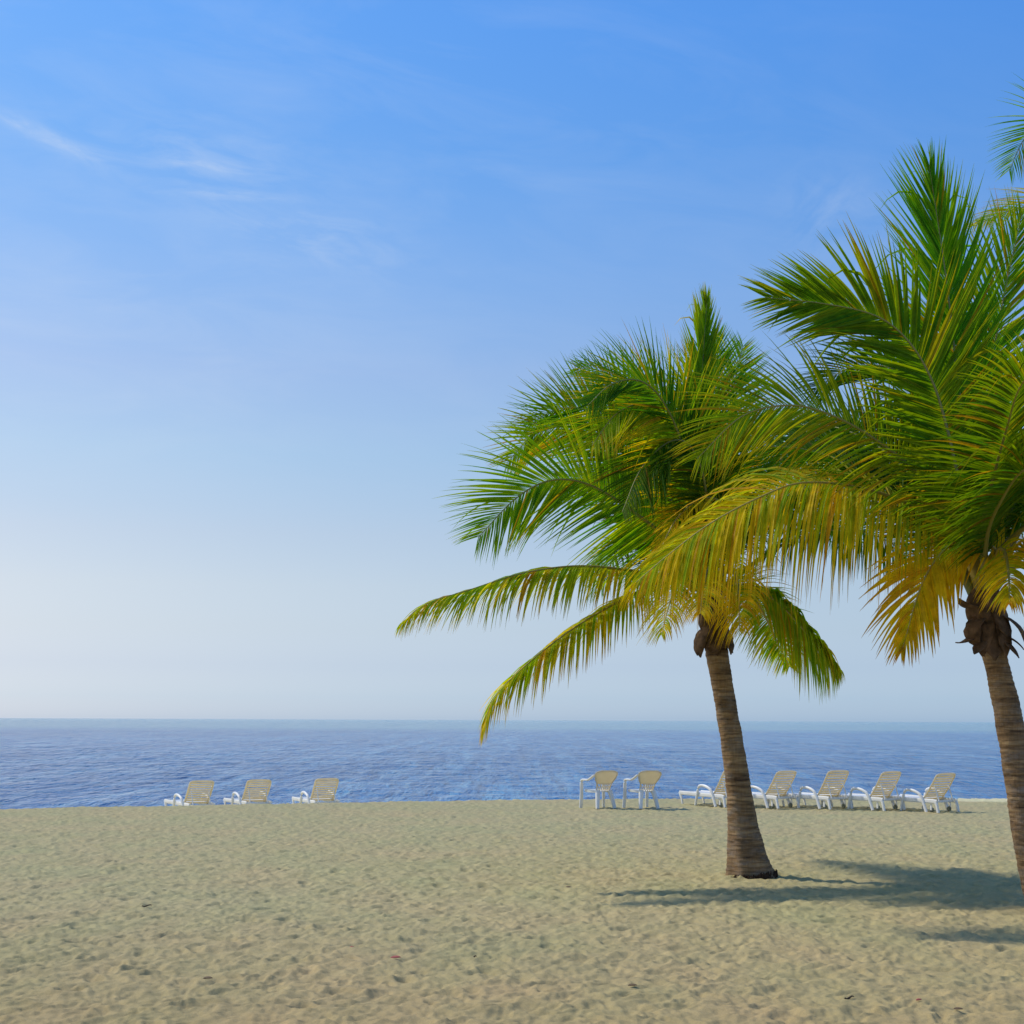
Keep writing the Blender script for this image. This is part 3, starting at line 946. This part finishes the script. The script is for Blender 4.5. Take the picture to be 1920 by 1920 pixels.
palm('coconut_palm', 'taller coconut palm beyond the right edge, only frond tips showing top right',
     (2330, 1634), Y3,
     [(2330, 1640), (2322, 1560), (2305, 1400), (2285, 1200), (2268, 1000), (2252, 800), (2240, 690)],
     [86, 60, 46, 42, 40, 44, 48], (2238, 660), fr3, gr3, hk1[:5],
     ([(2250, 790), (2245, 740), (2240, 690), (2236, 640), (2234, 600)], [46, 60, 72, 60, 30], (2244, 740), 66), seed=3)


# ------------------------------------------------------------------ loungers and chairs
def part(name, vf, mat, parent):
    return mesh_obj(name, vf[0], vf[1], mat, parent, smooth=False)


def make_lounger():
    """foot end towards -x, hinge near x = 0; the back leans towards +x"""
    e = empty('sun_lounger', (0, 0, 0))
    hw = 0.345
    hz = 0.335
    for s in (-1, 1):
        y = s * hw
        part('side_rail', sweep(np.array([(-1.27, y, .285), (-.9, y, .28), (-.3, y, .27), (.30, y, .265), (.40, y, .25)]), .042, .105, rnd=.5), M_plastic, e)
        part('front_leg', sweep(spline([(-1.27, y, .305), (-1.25, y, .25), (-1.19, y, .13), (-1.15, y, 0.0)], 8), [.045] * 8, np.linspace(.075, .045, 8), up=(1, 0, 0), rnd=.5), M_plastic, e)
        # armrest: rises from a leg, runs back in one bow and comes down into the rear leg
        arm = spline([(-.62, y * 1.09, .0), (-.57, y * 1.09, .24), (-.52, y * 1.09, .44), (-.44, y * 1.09, .505), (-.26, y * 1.09, .495), (-.08, y * 1.09, .425),
                      (-.01, y * 1.09, .34), (.05, y * 1.09, .20), (.13, y * 1.09, 0.0)], 26)
        part('armrest', sweep(arm, .062, np.interp(np.linspace(0, 1, 26), [0, .4, .6, 1], [.058, .066, .066, .075]), up=(.3, 0, 1), rnd=.6), M_plastic, e)
        part('rear_leg', sweep(spline([(.36, y, .26), (.40, y, .18), (.44, y, 0.0)], 7), .052, .066, up=(1, 0, 0), rnd=.5), M_plastic, e)
        a = np.linspace(0, 2 * np.pi, 18, endpoint=False)
        ring = []
        for rad_, yy in ((.015, -.018), (.048, -.018), (.058, -.010), (.058, .010), (.048, .018), (.015, .018)):
            ring.append(np.stack([.22 + rad_ * np.cos(a), np.full(18, y * .86 + yy), .060 + rad_ * np.sin(a)], 1))
        V = np.vstack(ring); Fc = []
        for i in range(5):
            for j in range(18):
                Fc.append((i * 18 + j, i * 18 + (j + 1) % 18, (i + 1) * 18 + (j + 1) % 18, (i + 1) * 18 + j))
        Fc.append(tuple(range(18))); Fc.append(tuple(90 + j for j in range(18))[::-1])
        w = part('wheel', (V, Fc), M_wheel, e)
        part('wheel_bracket', sweep(np.array([(.22, y * .93, .27), (.22, y * .93, .16), (.22, y * .93, .05)]), .025, .05, up=(1, 0, 0)), M_plastic, e)
    for k in range(14):
        x = -1.22 + k * .088
        part('seat_slat', sweep(np.array([(x, -hw, .303), (x, 0, .299), (x, hw, .303)]), .062, .018, rnd=.5), M_plastic, e)
    part('cross_bar', sweep(np.array([(.30, -hw, .25), (.30, hw, .25)]), .03, .05), M_plastic, e)
    part('cross_bar', sweep(np.array([(-1.26, -hw, .29), (-1.26, hw, .29)]), .03, .06), M_plastic, e)
    # back: frame with slats, leaning
    t = R(54)
    ax = np.array([math.cos(t), 0, math.sin(t)]); nrm = np.array([-math.sin(t), 0, math.cos(t)])
    o = np.array([-.03, 0, .275])
    L = .80
    side = [o + ax * q + np.array([0, 1, 0]) * yy + nrm * dn for q, yy, dn in
            ((0, .315, 0), (.33, .322, -.012), (.60, .322, 0), (.695, .315, .012), (.738, .285, .016), (.750, .15, .02), (.752, 0, .02))]
    loop = side + [p * np.array([1, -1, 1]) for p in side[-2::-1]]
    b = part('backrest', sweep(spline(loop, 44), .05, .034, up=nrm, rnd=.5), M_back, e)
    ns = 10
    for k in range(ns):
        q = .045 + k * (.655 / (ns - 1))
        dn = -.012 if .15 < q < .55 else 0.0
        ww = .305
        P = np.array([o + ax * q + np.array([0, yy, 0]) + nrm * (dn + (0.010 - .010 * abs(yy / ww)) * -1) for yy in (-ww, -.13, 0, .13, ww)])
        part('back_slat', sweep(P, .050, .016, up=nrm, rnd=.5), M_back, b)
    for s in (-1, 1):
        part('back_prop', sweep(np.array([o + ax * .45 + np.array([0, s * .24, 0]) - nrm * .02, np.array([.38, s * .24, .26])]), .022, .03, up=(1, 0, 0)), M_plastic, e)
    return e


def make_chair():
    """moulded garden armchair facing -x"""
    e = empty('garden_chair', (0, 0, 0))
    # seat shell
    nx, ny = 9, 9
    V, Fc = [], []
    for top in (0, 1):
        for i in range(nx):
            for j in range(ny):
                u = i / (nx - 1); v = j / (ny - 1) * 2 - 1
                x = -.26 + u * .46
                hw = .235 - .045 * u
                z = .430 - .03 * u - .018 * (1 - v * v) * math.sin(u * math.pi) - (0.018 if u < .06 else 0)
                V.append((x, v * hw, z - (0 if top else .014)))
    o = nx * ny
    for i in range(nx - 1):
        for j in range(ny - 1):
            a = i * ny + j
            Fc.append((a, a + 1, a + ny + 1, a + ny)); Fc.append((o + a, o + a + ny, o + a + ny + 1, o + a + 1))
    rim = [(i, 0) for i in range(nx)] + [(nx - 1, j) for j in range(1, ny)] + [(i, ny - 1) for i in range(nx - 2, -1, -1)] + [(0, j) for j in range(ny - 2, 0, -1)]
    ids = [i * ny + j for i, j in rim]
    for p, q in zip(ids, ids[1:] + ids[:1]):
        Fc.append((p, q, o + q, o + p))
    part('seat', (np.array(V), Fc), M_plastic, e)
    part('seat_apron', sweep(spline([(.18, -.19, .385), (-.24, -.225, .40), (-.26, 0, .395), (-.24, .225, .40), (.18, .19, .385)], 24), .02, .06), M_plastic, e)
    # fan-shaped back, solid above and lattice below
    def bp(zz, v):
        s = (zz - .40) / .46
        hw = np.interp(s, [0, .12, .35, .60, .80, .93, 1.0], [.185, .175, .195, .270, .305, .285, .17])
        lean = .20 + .17 * s
        return np.array([lean - .05 * v * v * (1 - .3 * s), v * hw, zz])
    V, Fc = [], []
    zs = np.concatenate([np.linspace(.56, .80, 10), np.linspace(.81, .86, 5)]); vs = np.linspace(-1, 1, 13)
    for th in (0, 1):
        for zz in zs:
            for v in vs:
                V.append(bp(zz, v) + np.array([-.014 * th, 0, 0]))
    nz, nv = len(zs), len(vs); o = nz * nv
    for i in range(nz - 1):
        for j in range(nv - 1):
            a = i * nv + j
            Fc.append((a, a + 1, a + nv + 1, a + nv)); Fc.append((o + a, o + a + nv, o + a + nv + 1, o + a + 1))
    rim = [(i, 0) for i in range(nz)] + [(nz - 1, j) for j in range(1, nv)] + [(i, nv - 1) for i in range(nz - 2, -1, -1)] + [(0, j) for j in range(nv - 2, 0, -1)]
    ids = [i * nv + j for i, j in rim]
    for p, q in zip(ids, ids[1:] + ids[:1]):
        Fc.append((p, o + p, o + q, q))
    b = part('backrest', (np.array(V), Fc), M_back, e)
    part('back_rim', sweep(np.array([bp(zz, -1) for zz in np.linspace(.40, .85, 16)] + [bp(.86, v) for v in np.linspace(-.9, .9, 9)] + [bp(zz, 1) for zz in np.linspace(.85, .40, 16)]), .03, .022, up=(1, 0, 0), rnd=.6), M_back, b)
    for k in range(6):
        v0 = -.9 + k * .30
        part('lattice_bar', sweep(np.array([bp(zz, min(1, v0 + q * .42)) for zz, q in zip(np.linspace(.40, .57, 5), np.linspace(0, 1, 5))]), .016, .012, up=(1, 0, 0)), M_back, b)
        part('lattice_bar', sweep(np.array([bp(zz, max(-1, -v0 - q * .42)) + np.array([.004, 0, 0]) for zz, q in zip(np.linspace(.40, .57, 5), np.linspace(0, 1, 5))]), .016, .012, up=(1, 0, 0)), M_back, b)
    for s in (-1, 1):
        arm = spline([(-.29, s * .315, 0.0), (-.27, s * .305, .30), (-.265, s * .305, .58), (-.235, s * .305, .645), (-.14, s * .31, .655), (.02, s * .315, .655), (.13, s * .31, .70), (.27, s * .300, .775)], 30)
        part('armrest', sweep(arm, np.interp(np.linspace(0, 1, 30), [0, .5, .6, .8, 1], [.075, .08, .09, .085, .06]), .044, up=(.35, 0, 1), rnd=.5), M_plastic, e)
        part('rear_leg', sweep(spline([(.19, s * .16, .41), (.24, s * .20, .22), (.29, s * .235, 0.0)], 8), np.linspace(.10, .075, 8), np.linspace(.09, .065, 8), up=(1, 0, 0), rnd=.45), M_plastic, e)
    return e


def place(o, px, pyw, y, heading):
    p = W(px, pyw, y)
    z = float(ground(p[0], p[1]))
    o.location = (p[0], p[1], z + 0.012)
    o.rotation_euler = (random.uniform(-.012, .012), random.uniform(-.012, .012), heading)


first = make_lounger()
# (photo x of the hinge, distance, turn in degrees, label)
spots = [
    (1358, 32.9, -56, 'white resin sun lounger half hidden behind the leaning palm trunk', 'loungers in a row by the right-hand palms'),
    (1454, 32.4, -55, 'slatted sun lounger just right of the leaning palm trunk, second of the row', 'loungers in a row by the right-hand palms'),
    (1553, 32.0, -56, 'slatted sun lounger in the middle of the row of five', 'loungers in a row by the right-hand palms'),
    (1650, 31.6, -55, 'slatted sun lounger second from the right end of the row', 'loungers in a row by the right-hand palms'),
    (1750, 31.2, -57, 'slatted sun lounger at the right end of the row, nearest the edge palm', 'loungers in a row by the right-hand palms'),
    (368, 35.5, -57, 'leftmost of the three loungers sunk behind the sand crest', 'loungers behind the sand crest'),
    (476, 35.9, -56, 'middle one of the three loungers sunk behind the sand crest', 'loungers behind the sand crest'),
    (604, 36.6, -58, 'rightmost of the three loungers behind the sand crest, standing a little apart', 'loungers behind the sand crest'),
]
for i, (px, y, a, lab, grp) in enumerate(spots):
    o = first if i == 0 else copy_tree(first)
    place(o, px, 1500, y, R(a + random.uniform(-3, 3)))
    o.scale = (.95, .97, .93)
    for c in o.children:                      # each back sits in a slightly different notch
        if c.name.startswith('backrest'):
            a_ = R(random.uniform(-3.5, 2.5)); hx, hz_ = -.03, .275
            c.rotation_euler = (0, a_, 0)
            c.location = (hx - (hx * math.cos(a_) + hz_ * math.sin(a_)), 0, hz_ - (-hx * math.sin(a_) + hz_ * math.cos(a_)))
    tag(o, lab, 'sun lounger', grp)

ch = make_chair()
for i, (px, y, a, lab) in enumerate([
        (1124, 32.3, -60, 'plastic garden armchair with fan back, left one of the pair'),
        (1205, 32.2, -62, 'plastic garden armchair with fan back, right one of the pair beside the loungers')]):
    o = ch if i == 0 else copy_tree(ch)
    place(o, px, 1500, y, R(a))
    tag(o, lab, 'chair', 'pair of garden armchairs facing the sea')


# ------------------------------------------------------------------ scraps on the sand
M_red = mat_simple('faded_red_scrap', (0.42, 0.10, 0.07), 0.6, 0.25)
M_dry = mat_simple('dry_leaf', (0.17, 0.11, 0.055), 0.8, 0.4)
M_twig = mat_simple('driftwood', (0.06, 0.042, 0.028), 0.85, 0.4)


def surf(px, py):
    y = CAMZ * F / (py - 1350 - ROLL * (px - 960))
    x = (px - 960) * y / F
    z = float(ground(x, y)) + float(sand_relief(np.array([x]), np.array([y]))[0])
    return np.array([x, y, z])


def scrap(px, py, size, kind, label, name):
    r = np.random.default_rng(int(px * 7 + py))
    p = surf(px, py)
    size = size * (.62 if kind == 'leaf' else .85)
    a = r.uniform(-.5, .5)
    h = np.array([math.cos(a), math.sin(a), 0])
    s = np.linspace(-.5, .5, 9)
    if kind == 'twig':
        c = np.array([h * size * q + np.array([0, r.normal(0, .004), .012 + .01 * math.sin(q * 5)]) for q in s])
        v, f = tube(c, np.interp(s, [-.5, .5], [.010, .004]) * (1 + r.normal(0, .1, 9)), 6)
        f = [tuple(q) for q in f]
        m = M_twig
    else:
        c = np.array([h * size * q + np.array([0, 0, .014 + .06 * size * (1 - 4 * q * q) + .05 * q * size]) for q in s])
        w = size * .38 * np.interp(s, [-.5, -.2, .2, .5], [.25, 1, .9, .1])
        v, f = sweep(c, w, .006, up=(0, -.5, 1), rnd=.5)
        m = M_red if kind == 'red' else M_dry
    o = mesh_obj(name, v, f, m)
    o.location = p
    tag(o, label, 'twig' if kind == 'twig' else ('litter' if kind == 'red' else 'dry leaf'), 'scraps lying on the sand')


for a in [
    (744, 1801, .10, 'red', 'small faded red scrap on sand, larger of two left of centre', 'plastic_scrap'),
    (661, 1777, .05, 'red', 'tiny red scrap on sand, smaller and farther of two left of centre', 'plastic_scrap'),
    (1067, 1666, .12, 'leaf', 'reddish brown leaf lying on sand left of the leaning palm', 'dry_leaf'),
    (1188, 1852, .11, 'leaf', 'dark brown curled leaf on foreground sand below the leaning palm', 'dry_leaf'),
    (1725, 1879, .06, 'red', 'small red scrap on foreground sand at lower right', 'plastic_scrap'),
    (1595, 1871, .08, 'twig', 'short dark twig on foreground sand left of a red scrap', 'twig'),
    (1799, 1896, .10, 'leaf', 'dark dry leaf at the bottom right near the lower edge', 'dry_leaf'),
    (392, 1840, .12, 'leaf', 'dark dry leaf on foreground sand at lower left', 'dry_leaf'),
    (277, 1706, .12, 'twig', 'thin dark twig on sand at middle left', 'twig'),
    (891, 1796, .05, 'twig', 'tiny dark twig on sand right of the red scraps', 'twig'),
]:
    scrap(*a)
